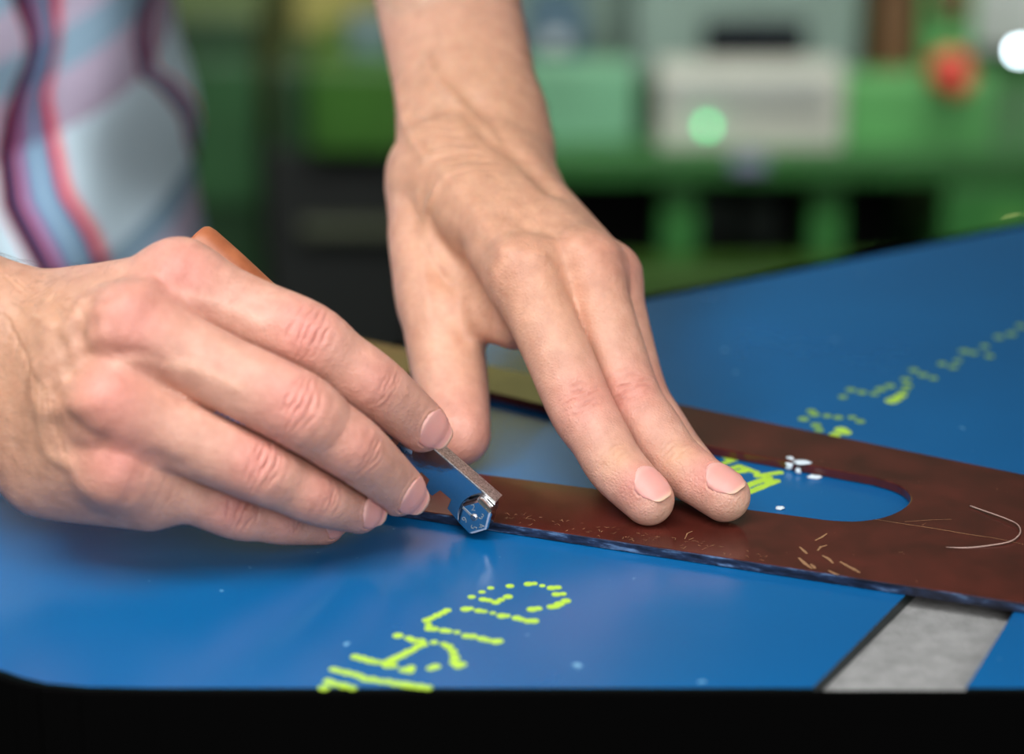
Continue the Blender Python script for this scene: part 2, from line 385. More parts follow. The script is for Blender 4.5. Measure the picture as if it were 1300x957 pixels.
def nail(fld, D, c, ax, nrm, L, half, back, jut=0.8, roll=0.0, twist=0.0):
    """curved nail plate over a fingertip: c tip centre, ax finger axis, nrm dorsal normal (mm)"""
    ax = ax / np.linalg.norm(ax); nrm = nrm - ax * (nrm @ ax); nrm /= np.linalg.norm(nrm); sd = np.cross(ax, nrm)
    nrm, sd = nrm * math.cos(roll) + sd * math.sin(roll), sd * math.cos(roll) - nrm * math.sin(roll)
    nu, nv = 17, 19; G = np.zeros((nv, nu, 3)); dirs = np.zeros((nv, nu, 3)); T = np.zeros((nv, nu))
    ts = np.arange(0, 22, .1)
    for j in range(nv):
        for i in range(nu):
            u = -1 + 2 * i / (nu - 1); v = j / (nv - 1)
            wv = half * (1 - .22 * max(0, (v - .65) / .35) ** 2) * (1 - .30 * max(0, (.28 - v) / .28) ** 2)
            al = -back + L * v
            al += -L * .26 * u ** 4 * max(0, v - .4) / .6 + L * (.20 * u * u + .08 * u ** 4) * max(0, .5 - v) * 2
            th = u * wv; d = nrm * math.cos(th) + sd * math.sin(th); o = c + ax * min(al, 3.5)
            val = fld.sample(D, o[None] + d[None] * ts[:, None]); k = np.argmax(val > 0); t = ts[k] if val[k] > 0 else 8
            T[j, i] = t; G[j, i] = o + ax * (al - min(al, 3.5)); dirs[j, i] = d
    k0 = int(nv * .55)
    for j in range(k0, nv):
        for i in range(nu): T[j, i] = max(T[k0, i] - .08 * (j - k0) - .020 * (j - k0) ** 2, T[j, i])
    up = G + dirs * (T + .32)[..., None]
    up[0] -= dirs[0] * .45; up[:, 0] -= dirs[:, 0] * .4; up[:, -1] -= dirs[:, -1] * .4
    dn = up - dirs * .55
    dn[:, 0] = up[:, 0] - dirs[:, 0] * .6
    V = np.vstack([up.reshape(-1, 3), dn.reshape(-1, 3)]); n = nu * nv; Fc = []
    for j in range(nv - 1):
        for i in range(nu - 1):
            a = j * nu + i; Fc.append((a, a + 1, a + nu + 1, a + nu)); Fc.append((n + a, n + a + nu, n + a + nu + 1, n + a + 1))
    for i in range(nu - 1):
        Fc.append((i, n + i, n + i + 1, i + 1)); a = (nv - 1) * nu + i; Fc.append((a, a + 1, n + a + 1, n + a))
    for j in range(nv - 1):
        a = j * nu; Fc.append((a, a + nu, n + a + nu, n + a)); a = j * nu + nu - 1; Fc.append((a, n + a, n + a + nu, a + nu))
    vv = np.tile(np.repeat(np.arange(nv) / (nv - 1), nu), 2)
    col = np.array(srgb(212, 150, 140)[:3])[None] * np.ones((2 * n, 1))
    lun = np.clip(1 - vv / .2, 0, 1) * .35; col = col * (1 - lun[:, None]) + np.array(srgb(236, 200, 190)[:3]) * lun[:, None]
    fr = np.clip((vv - .93) / .03, 0, 1); col = col * (1 - fr[:, None]) + np.array(srgb(222, 184, 156)[:3]) * fr[:, None]
    return V, Fc, col, np.vstack([up[0], up[1:12, 0], up[1:12, -1]])
def set_tint(o, col):
    a = o.data.color_attributes.new('tint', 'FLOAT_COLOR', 'POINT')
    a.data.foreach_set('color', np.column_stack([col, np.ones(len(col))]).astype(np.float32).ravel())

SKIN = srgb(200, 150, 131)[:3]; RED = srgb(202, 116, 110)[:3]; PALE = srgb(220, 186, 160)[:3]; TAN = srgb(182, 138, 108)[:3]; YELL = srgb(206, 164, 122)[:3]; WARM = srgb(204, 154, 124)[:3]
TOCAM = np.array([0, 0, -1.0])
NAILS = []; SURF = []; FFIELD = {}; J_KEEP = []
def finger(fld, PF, joints, radii, nrm=TOCAM, flat=.94):
    """joints: MCP, PIP, DIP, tip centre as (px, py, mm depth)"""
    J = [c3(j) for j in joints]
    D = fld.new(); FFIELD[id(J)] = D; J_KEEP.append(J); pts = [J[0], J[0] * .5 + J[1] * .5, J[1], J[1] * .5 + J[2] * .5, J[2], J[3]]
    fld.chain(D, pts, radii, nrm, flat, 0)
    PF.append(D); return J

# ---- the hand that holds the cutter (comes in from the left)
def cutter_hand():
    pts = [(-330, 360, 760), (560, 700, 700), (0, 240, 650)]
    f = Field((-175, -58, 632), (0, 62, 792), .72)
    FN = []
    idx = finger(f, FN, [(228, 362, 684), (388, 428, 683), (476, 490, 690), (536, 541, 703)], [12.2, 10.6, 10.4, 9.3, 9.0, 7.7])
    mid = finger(f, FN, [(168, 420, 670), (374, 519, 671), (452, 573, 681), (506, 622, 699)], [12.6, 11.2, 11.2, 10.0, 9.4, 7.8])
    rng_ = finger(f, FN, [(140, 512, 666), (326, 593, 674), (404, 631, 684), (456, 647, 697)], [11.8, 10.6, 10.0, 8.8, 8.2, 7.0])
    pin = finger(f, FN, [(150, 590, 672), (298, 648, 688), (362, 660, 696), (412, 664, 706)], [11.5, 8.6, 8.2, 7.6, 7.2, 6.4])
    # thumb on the far side of the handle
    TD = f.new(); th = [c3(q) for q in [(110, 430, 718), (250, 440, 738), (400, 520, 737), (478, 578, 733)]]
    f.chain(TD, th, [15, 12.5, 10.5, 8.5], None, 1, 0)
    FN.append(TD)
    fing = join_fingers(f, FN, [idx[0], mid[0], rng_[0], pin[0]])
    P = f.new(); back = np.array([-.1, .25, -1.0])
    wr = [(45, 430, 698), (30, 455, 694), (22, 490, 692), (30, 530, 694)]
    for m, (wq, kq, r0, r1) in enumerate([(wr[0], (228, 362, 684), 15, 11.5), (wr[1], (168, 420, 671), 15, 12), (wr[2], (140, 515, 667), 15, 11.5), (wr[3], (150, 590, 673), 15, 11.5)]):
        f.seg(P, c3(wq), c3(kq), r0, r1, None, 1, 7 if m else 0)
    f.seg(P, c3((60, 600, 690)), c3((190, 625, 682)), 13, 11, None, 1, 8)      # hypothenar pad
    f.seg(P, c3((90, 440, 712)), c3((215, 405, 705)), 15, 12, None, 1, 9)      # first web / thenar
    f.seg(P, c3((120, 520, 700)), c3((190, 520, 705)), 20, 17, None, 1, 9)     # palm
    f.chain(P, [c3(q) for q in [(105, 490, 692), (30, 472, 697), (-60, 445, 702), (-220, 385, 716), (-420, 320, 745)]], [33, 29.5, 28, 32, 37], back, .66, 10, margin=22)
    f.seg(P, c3((-10, 405, 692)), c3((-140, 350, 695)), 16, 19, None, 1, 10)
    f.seg(P, c3((110, 440, 680)), c3((140, 560, 682)), 15, 14, None, 1, 12)
    D = smin(P, fing, 5.0)
    for j, r in ((idx, 11.6), (mid, 12.0), (rng_, 10.6), (pin, 9.0)): f.seg(D, j[0] + TOCAM * 1.4, j[0] + TOCAM * 1.2 + (j[1] - j[0]) * .08, r - 1.2, r - 2.2, None, 1, 7)
    s = Sculpt(f, D, SKIN)
    n_i = np.array([.15, .35, -1.0])
    for k, (J, r) in enumerate(((idx, 9.6), (mid, 10.2), (rng_, 8.8), (pin, 7.8))):
        a = J[2] - J[0]; nn = np.array([.1, .25, -1.0])
        s.wrinkles(J[1], a, nn, r, 2.3, 5, .62, 10 + k); s.wrinkles(J[2], J[3] - J[1], nn, r * .85, 1.6, 4, .34, 20 + k)
        s.tint3(J[1] + nn * r * .9, r * .95, RED, .55); s.tint3(J[2] + nn * r * .8, r * .8, RED, .35); s.tint3(J[0] + nn * 10, 10, RED, .62)
        s.tint3(J[3], 8, RED, .35)
    # tendons, veins and hollows on the back of the hand
    s.stroke([(60, 425), (110, 400), (160, 380), (205, 352)], 4.0, 1.1)
    s.stroke([(50, 470), (90, 450), (130, 425)], 3.6, 1.3)
    s.stroke([(60, 520), (95, 515), (120, 510)], 3.4, 1.1)
    s.stroke([(45, 400), (75, 415), (90, 440), (80, 470), (60, 500)], 2.2, .8, srgb(192, 150, 128), .35)
    s.stroke([(100, 385), (92, 410), (70, 440), (48, 462)], 2.0, .8, srgb(192, 152, 130), .3)
    s.stroke([(40, 480), (50, 530), (62, 575), (90, 590)], 2.4, .6, srgb(192, 152, 130), .3)
    s.stroke([(80, 560), (90, 600), (120, 630), (165, 640)], 3.5, .35)
    s.stroke([(150, 460), (185, 455), (215, 462), (250, 470), (300, 492)], 2.2, .4, srgb(226, 180, 156), .4)
    s.stroke([(225, 372), (290, 392), (330, 410)], 2.0, .35, srgb(228, 186, 168), .3)
    s.stroke([(165, 474), (195, 482), (232, 496)], 4, -.8)
    s.stroke([(200, 580), (225, 590)], 3, -.6)
    s.stroke([(110, 440), (84, 480), (85, 530)], 8, -.6)
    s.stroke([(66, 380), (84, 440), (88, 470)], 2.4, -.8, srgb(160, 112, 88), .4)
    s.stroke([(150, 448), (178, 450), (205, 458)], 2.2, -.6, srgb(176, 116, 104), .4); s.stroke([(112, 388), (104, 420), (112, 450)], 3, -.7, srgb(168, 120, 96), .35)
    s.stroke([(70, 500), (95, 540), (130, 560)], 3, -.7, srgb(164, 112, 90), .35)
    for q in range(9): s.stroke([(4 + q * 9, 400 + q * 16), (14 + q * 8, 412 + q * 18), (10 + q * 9, 430 + q * 18)], .7, -.3, srgb(158, 112, 86), .3)
    for q in range(6): s.stroke([(8 + q * 14, 352 + q * 4), (30 + q * 13, 372 + q * 3), (44 + q * 13, 384 + q * 4)], .7, -.3, srgb(158, 112, 86), .3)
    s.stroke([(0, 380), (40, 385), (70, 380)], 14, 0, TAN, .5); s.stroke([(0, 480), (30, 500), (40, 560)], 16, 0, TAN, .45)
    s.stroke([(-120, 420), (-40, 440)], 40, 0, TAN, .55)
    for (i, nm, L, hf, bk, ro) in ((idx, 'i', 12.6, .90, 6.2, -.05), (mid, 'm', 12.4, .90, 5.8, -.1), (rng_, 'r', 11, .88, 5.4, -.2), (pin, 'p', 9.5, .88, 4.8, -.2)):
        NAILS.append(nail(f, FFIELD[id(i)], i[3], i[3] - i[2], np.array([.12, .28, -1.0]), L, hf, bk, roll=ro)); s.rim(NAILS[-1][3])
    a = th[3] - th[2]; NAILS.append(nail(f, TD, th[3], a, np.array([0.1, .5, 1.0]), 13, .85, 5.5))
    return s.finish()

# ---- the hand that presses the template down (comes in from the top)
def pressing_hand():
    f = Field((-52, -46, 690), (86, 150, 905), .8)
    FN = []
    idx = finger(f, FN, [(668, 352, 752), (738, 517, 733), (783, 593, 721), (823, 634, 716)], [11.8, 10.6, 10.2, 9.2, 8.8, 7.8], np.array([0, .3, -1]))
    mid = finger(f, FN, [(742, 345, 758), (800, 507, 741), (860, 588, 726), (920, 630, 716.5)], [11.8, 10.4, 9.9, 9.0, 8.6, 7.7], np.array([0, .3, -1]))
    rng_ = finger(f, FN, [(770, 355, 768), (812, 500, 757), (862, 575, 740), (898, 615, 723)], [10.6, 9.2, 8.8, 8.0, 7.8, 7.0], np.array([0, .3, -1]))
    pin = finger(f, FN, [(768, 380, 782), (795, 490, 777), (822, 545, 761), (848, 588, 740)], [9.6, 8.0, 7.8, 7.0, 6.8, 6.2], np.array([0, .3, -1]))
    TD = f.new(); th = [c3(q) for q in [(552, 300, 802), (560, 400, 787), (573, 490, 775), (582, 551, 762)]]
    f.chain(TD, th, [14, 13, 12.0, 10.2], None, 1, 0); FN.append(TD)
    fing = join_fingers(f, FN, [idx[0], mid[0], rng_[0], pin[0]])
    P = f.new(); back = np.array([-.1, .35, -1.0])
    for m, (wq, kq, r0, r1) in enumerate([((556, 215, 812), (664, 352, 754), 15, 11.5), ((588, 205, 814), (738, 342, 760), 15, 11.5), ((618, 205, 818), (768, 352, 770), 14, 10.5), ((640, 220, 824), (768, 378, 784), 13, 10.0)]):
        f.seg(P, c3(wq), c3(kq), r0, r1, None, 1, 7 if m else 0)
    f.chain(P, [c3(q) for q in [(552, 230, 818), (548, 300, 805), (556, 380, 792)]], [14, 13.5, 12.5], None, 1, 8)       # thumb metacarpal
    f.seg(P, c3((568, 372, 793)), c3((654, 406, 766)), 11.5, 9.5, None, 1, 8)       # first web
    f.seg(P, c3((600, 300, 812)), c3((700, 360, 785)), 17, 13, None, 1, 9)       # palm
    f.chain(P, [c3(q) for q in [(600, 235, 814), (597, 180, 824), (590, 110, 838), (568, 0, 866), (545, -110, 905)]], [26.5, 25.2, 24.5, 25.5, 27], back, .72, 9, margin=22)
    f.seg(P, c3((668, 188, 826)), c3((655, 150, 834)), 8.5, 9.5, None, 1, 9)       # ulna head
    D = smin(P, fing, 5.0)
    for j, r in ((idx, 11.2), (mid, 11.4), (rng_, 10.2), (pin, 9.2)): f.seg(D, j[0] + np.array([0, .6, -1]) * 2.0, j[0] + np.array([0, .6, -1]) * 1.6 + (j[1] - j[0]) * .08, r - 1, r - 2, None, 1, 5)
    s = Sculpt(f, D, SKIN); nn = np.array([0, .35, -1.0])
    for k, (J, r) in enumerate(((idx, 9.6), (mid, 9.2), (rng_, 8.2), (pin, 7.2))):
        s.wrinkles(J[1], J[2] - J[0], nn, r, 2.1, 6, .62, 30 + k); s.wrinkles(J[2], J[3] - J[1], nn, r * .85, 1.6, 4, .36, 40 + k)
        s.tint3(J[1] + nn * r * .8, r * 1.0, RED, .42); s.tint3(J[0] + nn * 9, 10, RED, .6)
        s.tint3(J[2] + nn * r * .9, r * .6, YELL, .45); s.tint3(J[3] + nn * 5 - (J[3] - J[2]) * .35, 6, RED, .6)
        s.tint3(J[3] + (J[3] - J[2]) * .4 - nn * 1, 5.0, PALE, .8)
    s.tint3(th[3], 16, RED, .35)
    # tendons, veins and hollows, with hollow shade put into the tint
    s.stroke([(565, 215), (605, 270), (640, 315)], 4.0, 1.2); s.stroke([(595, 215), (660, 270), (715, 315)], 4.0, 1.2)
    s.stroke([(625, 215), (690, 275), (735, 310)], 3.5, .8)
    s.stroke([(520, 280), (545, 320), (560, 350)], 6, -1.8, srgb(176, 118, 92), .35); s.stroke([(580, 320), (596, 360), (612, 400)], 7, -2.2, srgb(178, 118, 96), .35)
    s.stroke([(555, 240), (540, 275), (552, 320), (575, 345)], 2.0, 1.0, srgb(206, 160, 132), .3)
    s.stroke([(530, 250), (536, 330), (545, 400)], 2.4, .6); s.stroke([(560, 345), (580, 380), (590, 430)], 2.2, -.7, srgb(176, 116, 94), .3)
    for q in range(7): s.stroke([(515 + q * 9, 150 + q * 13), (535 + q * 11, 146 + q * 12), (560 + q * 12, 150 + q * 11)], .8, -.35, srgb(176, 122, 92), .25)
    s.stroke([(540, 80), (560, 110), (610, 150), (630, 175)], 2.6, 1.1); s.stroke([(505, 110), (515, 160), (540, 200)], 2.4, 1.0)
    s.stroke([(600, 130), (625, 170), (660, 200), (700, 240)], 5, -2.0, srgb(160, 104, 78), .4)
    s.stroke([(715, 330), (722, 365), (738, 400)], 5.0, -.6, srgb(190, 120, 95), .3)
    s.stroke([(640, 320), (660, 318), (690, 325)], 2, .4)
    s.stroke([(600, 120), (640, 230), (690, 330)], 34, 0, WARM, .8); s.stroke([(545, 230), (560, 330), (575, 430)], 18, 0, WARM, .6)
    s.stroke([(560, -20), (570, 60), (580, 130)], 30, 0, TAN, .5); s.stroke([(560, 160), (600, 210)], 26, 0, TAN, .25)
    for (i, L, hf, bk) in ((idx, 12.4, .80, 7.2), (mid, 12.8, .84, 7.6), (rng_, 11.5, .82, 7.0), (pin, 9.5, .82, 5.4)):
        NAILS.append(nail(f, FFIELD[id(i)], i[3], i[3] - i[2], np.array([.05, .75, -.75]), L, hf, bk, roll=.08)); s.rim(NAILS[-1][3])
    NAILS.append(nail(f, TD, th[3], th[3] - th[2], np.array([-.6, .2, .6]), 14, .85, 6))
    return s.finish()

# ------------------------------------------------------------------ room shell
M_FLOOR = basic('dark_concrete', srgb(58, 60, 58), .7, var=.2, scale=6)
M_WALL = basic('grey_green_wall', srgb(88, 106, 92), .8, var=.06, scale=3)
o = box('floor', -4, 4, -1.5, 5, -.1, 0, M_FLOOR); o['kind'] = 'structure'
o = box('wall_back', -4, 4, 4.0, 4.15, 0, 3, M_WALL); o['kind'] = 'structure'

# ------------------------------------------------------------------ work table and sheets
SH_T = .004; TOPZ = TABLE_Z - SH_T
near_px = [(-75, 800), (-30, 836), (0, 850), (30, 860), (60, 867), (110, 871.5), (200, 873), (420, 873)]
near = [at_z(x, y, TABLE_Z) for x, y in near_px]
yN = near[-1][1]
gA0, gA1 = at_z(1039, 866, TABLE_Z), at_z(1141, 764, TABLE_Z); gd = (gA1 - gA0) / np.linalg.norm(gA1 - gA0)
gB0, gB1 = at_z(1231, 866, TABLE_Z), at_z(1268, 799, TABLE_Z); gb = (gB1 - gB0) / np.linalg.norm(gB1 - gB0)
e0, e1 = at_z(490, 446, TABLE_Z), at_z(1300, 287, TABLE_Z); ed = (e1 - e0) / np.linalg.norm(e1 - e0)
def meet(p, d, q, e):
    m = np.array([[d[0], -e[0]], [d[1], -e[1]]]); t = np.linalg.solve(m, (q - p)[:2]); return p + d * t[0]
def on_y(p, d, y): return p + d * ((y - p[1]) / d[1])
A_far = meet(gA0, gd, e0, ed); A_near = on_y(gA0, gd, yN)
gb = np.array([.43, .903, 0.]); B_far = on_y(gB0, gb, .80); B_near = on_y(gB0, gb, yN)
left = meet(near[0], (near[0] - near[1]), e0, ed)
sheetA = [left] + near + [A_near, A_far]
R_near = np.array([.85, yN, TABLE_Z]); R_far = e0 + ed * ((.85 - e0[0]) / ed[0]); R_cut = np.array([.85, .80, TABLE_Z])
sheetB = [B_near, R_near, R_cut, B_far]
table = thing('work_table', 'dark edged work table with grey felt top under the blue sheets', 'table', (.2, .75, 0))
def grow(p, dx, dy): return np.array([p[0] + dx, p[1] + dy, TOPZ])
outline = [grow(left, -.002, 0)] + [grow(p, -.001, -.001) for p in near] + [grow(R_near, .002, -.001), grow(R_far, .002, .002), grow(left, -.002, .002)]
prism('table_top', [outline], (0, 0, -.03), M_FELT, table)
prism('edge_band', [[p + np.array([0, 0, -.0302]) for p in outline]], (0, 0, -.09), M_BLACK, table)
rim = [grow(left, -.0035, .001)] + [grow(p, -.0012, -.0012) for p in near] + [grow(R_near, .0022, -.0012), grow(R_far, .0022, .0022), grow(left, -.0035, .0035)]
bm = bmesh.new()
for a, b in zip(rim[:-1], rim[1:]):
    q = [a + np.array([0, 0, .0038]), b + np.array([0, 0, .0038]), b - np.array([0, 0, .031]), a - np.array([0, 0, .031])]
    t = b - a; nn = np.array([t[1], -t[0], 0]) / np.linalg.norm(t) * .002
    vs = [bm.verts.new(tuple(x)) for x in q] + [bm.verts.new(tuple(x + nn)) for x in q]
    for f in ((0, 1, 2, 3), (4, 7, 6, 5), (0, 4, 5, 1), (2, 6, 7, 3), (1, 5, 6, 2), (0, 3, 7, 4)): bm.faces.new([vs[i] for i in f])
bm_obj('front_trim', bm, M_BLACK, table)
for x, y in ((-.12, .72), (.74, .66), (.74, 1.12), (.1, .82)):
    box('leg', x - .03, x + .03, y - .03, y + .03, 0, TOPZ - .1201, M_BLACK, table)
shA = thing('blue_sheet', 'large blue sheet with yellow-green dotted lettering, being scored under the brown template', 'sheet', tuple(np.mean(sheetA, 0) * [1, 1, 0] + [0, 0, TOPZ]))
pa = prism('panel', [sheetA], (0, 0, -SH_T + .0001), M_SHEET, shA); pa.data.materials.append(M_SIDE)
shB = thing('blue_sheet', 'narrow visible corner of a second blue sheet right of the grey felt gap', 'sheet', tuple(np.mean(sheetB, 0) * [1, 1, 0] + [0, 0, TOPZ]))
pb = prism('panel', [sheetB], (0, 0, -SH_T + .0001), M_SHEET, shB); pb.data.materials.append(M_SIDE)
for p in (pa, pb):
    for f in p.data.polygons:
        if abs(f.normal.z) < .5: f.material_index = 1

# printed dot-matrix lettering, each letter a flat print on the sheet
def dots(name, pts, r, mat, asp=1.0, parent=shA):
    bm = bmesh.new()
    for k, p in enumerate(pts):
        c = at_z(p[0], p[1], TABLE_Z); zt = TABLE_Z + .00010 + (k % 17) * .000006; rr = r * (p[2] if len(p) > 2 else 1) * random.uniform(.88, 1.1); n = 14
        top = [bm.verts.new((c[0] + rr * asp * math.cos(6.2832 * i / n) , c[1] + rr * math.sin(6.2832 * i / n), zt)) for i in range(n)]
        bot = [bm.verts.new((v.co.x, v.co.y, TABLE_Z + .00001)) for v in top]
        bm.faces.new(top)
        for i in range(n): bm.faces.new((bot[i], bot[(i + 1) % n], top[(i + 1) % n], top[i]))
    return bm_obj(name, bm, mat, parent)
zz = lambda L, x0, y0, s: [(x0 + p[0] * s, y0 + p[1] * s) + tuple(p[2:]) for p in L]
near_letters = [
 [(805,132,.75),(765,150,.8),(718,173,.8),(770,184),(796,188,.8),(828,198),(852,186,.9),(884,172),(893,123),(978,114),(1004,112,.8),(1042,122,.7),(1084,132),(1112,130,.8),(1105,162),(1136,160,.8),(1150,192),(1120,205),(1084,218),(1104,216),(995,230),(1022,226),(690,229),(712,226,.8),(750,236),(775,240,.8),(815,247,.7),(856,260),(880,260,.8),(925,270),(946,276,.8),(976,284),(1004,284)],
 [(605,234),(585,246),(560,258),(535,270,.8),(512,280),(520,300,.8),(524,318),(545,320),(590,327),(610,330,.8),(650,335,.7),(692,352),(722,354),(765,365),(790,372,.8),(828,378),(842,376)],
 [(380,350),(430,362),(450,372),(485,376),(500,392,.9),(470,400),(448,416),(425,426),(400,440),(372,452),(350,464),(318,476),(545,382,.8),(590,390,.8),(612,402),(632,424),(640,450),(640,474),(655,490),(672,482),(530,500),(552,492),(185,448),(215,456),(250,466),(280,472),(330,488),(355,488),(405,508),(432,512),(440,498)],
 [(85,505),(110,512),(145,520),(180,528),(205,536),(230,550),(262,552),(300,560),(335,562),(370,570),(410,575),(440,580),(480,585),(515,590),(60,560),(90,572),(130,580),(40,590),(170,590)]]
for L in near_letters: dots('printed_letter', zz(L, 400, 710, .2769), .00142, M_INK)
def strokes(L):
    out = []
    for x0, y0, x1, y1 in L:
        m = max(1, int(math.hypot(x1 - x0, (y1 - y0) * 2.2) / 5))
        out += [(x0 + (x1 - x0) * t / m, y0 + (y1 - y0) * t / m) for t in range(m + 1)]
    return out
dots('printed_letter', strokes([(951, 625, 985, 611), (948, 617, 975, 607), (976, 612, 974, 606), (950, 624, 944, 619)]), .0015, M_INK)
dots('printed_letter', strokes([(962, 604, 990, 600), (960, 600, 938, 592), (944, 598, 930, 600)]), .0014, M_INK)
dots('printed_letter', strokes([(914, 590, 933, 583), (921, 597, 938, 592), (928, 585, 921, 580)]), .0013, M_INK)
far_letters = [[(1060,552),(1074,549),(1068,546),(1092,535),(1082,530),(1064,530),(1050,528),(1030,522),(1020,532),(1036,540),(1034,526),(1040,546)],
 [(1138,506),(1144,502),(1132,509),(1148,496),(1094,498),(1070,504),(1110,500),(1080,495),(1118,494),(1152,490)]]
for L in far_letters: dots('printed_letter', L[:3], .0022, M_INK); dots('printed_letter', L[3:], .0017, M_INK2)
dots('printed_letter', [(1130,490),(1150,482),(1172,476),(1196,462),(1160,470),(1210,466),(1185,480)], .0018, M_INK2)
dots('printed_letter', [(1216,458),(1236,448),(1250,440),(1268,428),(1224,446),(1256,452),(1284,424),(1296,414)], .0018, M_INK2)

# ------------------------------------------------------------------ brown template
TT = .0032; TZ = TABLE_Z + TT
front = lambda x: 664 + (x - 634) * (766 - 664) / (1300 - 634)
backe = lambda x: 512 + (x - 859) * (602 - 512) / (1300 - 859)
outer_px = [(432, front(432)), (1560, front(1560)), (1640, backe(1640)), (440, backe(440))]
slot_px = [(540, 591.5), (601, 600), (733, 617), (960, 647.5), (1045, 659)] + [tuple(q[:2]) for q in catmull([(1060, 660.5, 0), (1090, 661, 0), (1122, 656, 0), (1146, 645.5, 0), (1156, 634, 0), (1151, 622.5, 0), (1136, 613.5, 0), (1108, 605, 0)], 5)] + [ (900, 566.5), (679, 511), (620, 497), (545, 478), (520, 474), (490, 478), (470, 492), (462, 512), (468, 540), (488, 568), (512, 584)]
tmpl = thing('template', 'dark brown flat template with a long rounded slot lying on the blue sheet', 'template', (.05, .64, TABLE_Z))
tb = prism('plate', [[at_z(x, y, TZ) for x, y in outer_px], [at_z(x, y, TZ) for x, y in slot_px]], (0, 0, -TT + .0002), M_TEMPLATE, tmpl)
tb.data.materials.append(M_EDGE)
fd = at_z(1300, front(1300), TZ) - at_z(634, front(634), TZ); fd /= np.linalg.norm(fd); fn = np.array([fd[1], -fd[0], 0])
for p in tb.data.polygons:
    if np.dot(np.array(p.normal), fn) > .95 and abs(p.normal.z) < .3 and p.area > .0003: p.material_index = 1
bevel(tb, .0004, 2)
M_SCR = basic('scratched_fibre', srgb(138, 104, 72), .7, var=.3, scale=900)
M_PALE = basic('pale_crumb', srgb(200, 214, 222), .8)
def scratch(bm, px, wd):
    P = [at_z(x, y, TZ) for x, y in px]; n = len(P); a = []; b = []
    for i in range(n):
        t = P[min(i + 1, n - 1)] - P[max(i - 1, 0)]; t /= np.linalg.norm(t); s_ = np.array([-t[1], t[0], 0]) * wd * (.35 + .65 * math.sin(math.pi * (i + .3) / (n - .4)))
        a.append(bm.verts.new(tuple(P[i] + s_ + [0, 0, .0001]))); b.append(bm.verts.new(tuple(P[i] - s_ + [0, 0, .0001])))
    for i in range(n - 1): bm.faces.new((a[i], a[i + 1], b[i + 1], b[i]))
zs = lambda L: [(700 + x * .4984, 480 + y * .4984) for x, y in L]
bm = bmesh.new()
for L, wd in (([(825, 360), (900, 372), (980, 384), (1060, 398), (1130, 408), (1204, 424)], .00016), ([(672, 414), (688, 406), (702, 396)], .0004), ([(632, 430), (645, 442), (652, 448)], .0005),
              ([(678, 440), (686, 430), (702, 426)], .0004), ([(630, 458), (645, 472), (664, 486)], .0006), ([(690, 452), (705, 460), (718, 472)], .00055), ([(735, 468), (760, 482), (786, 496)], .00055),
              ([(706, 490), (716, 496), (732, 502)], .0005), ([(660, 474), (668, 480), (672, 486)], .0005), ([(900, 366), (960, 362), (1020, 360)], .00012), ([(340, 410), (346, 396), (360, 390)], .0002), ([(350, 412), (362, 408)], .0002)):
    scratch(bm, zs(L), wd)
sc = bm_obj('scratch_marks', bm, M_SCR, tmpl); sc['kind'] = 'stuff'; sc['label'] = 'pale scratches worn into the brown plate'
bm = bmesh.new()
for k in range(70):      # small nicks along the scored edge
    x = random.uniform(640, 980); y = front(x) - random.uniform(2, 16) ; l = random.uniform(2, 7)
    scratch(bm, [(x, y), (x + l * .5, y + random.uniform(-1.5, 1.5)), (x + l, y + random.uniform(-2, 2))], random.uniform(.00004, .00012))
sc = bm_obj('edge_nicks', bm, M_SCR, tmpl); sc['kind'] = 'stuff'
# stray bristle and crumbs lying on the template
bm = bmesh.new(); P = catmull([(*q, 0) for q in zs([(1066, 328), (1110, 346), (1160, 366), (1188, 382), (1193, 402), (1170, 420), (1120, 428), (1060, 432), (1005, 430)])], 6)
tube_bm(bm, [at_z(x, y, TZ) + np.array([0, 0, .0004 + .0006 * math.sin(i * .09)]) for i, (x, y, _) in enumerate(P)], .00022, 6)
tag(bm_obj('bristle', bm, basic('clear_bristle', srgb(165, 140, 130), .3), None, True), 'thin curved bristle lying on the brown template near its right end', 'bristle')
def crumb(px, py, z, r, label, seed):
    bm = bmesh.new(); bmesh.ops.create_icosphere(bm, subdivisions=2, radius=1); rg = random.Random(seed); c = at_z(px, py, z)
    for v in bm.verts:
        k = 1 + rg.uniform(-.22, .22); v.co = Vector((c[0] + v.co.x * r[0] * k, c[1] + v.co.y * r[1] * k, z + max(0.00005, r[2] * (.9 + v.co.z * k))))
    return tag(bm_obj('crumb', bm, M_PALE, None, True), label, 'crumb', 'pale crumbs by the template slot')
crumb(1003, 594, TABLE_Z, (.0022, .003, .0018), 'largest pale crumb against the back edge of the template slot', 1)
crumb(1013, 601, TABLE_Z, (.001, .0014, .001), 'small pale crumb just in front of the largest crumb in the slot', 2)
crumb(1034, 607, TABLE_Z, (.0022, .0015, .0005), 'flat pale crumb right of the largest crumb along the slot edge', 3)
crumb(990, 646, TABLE_Z, (.0014, .0014, .0004), 'tiny pale speck on blue near the front edge of the slot', 4)
crumb(1018, 588, TZ, (.003, .0018, .0004), 'faint pale flake on the brown plate behind the slot', 5)
crumb(919, 574, TABLE_Z, (.0012, .0012, .001), 'pale crumb at the slot edge beside the finger', 6)

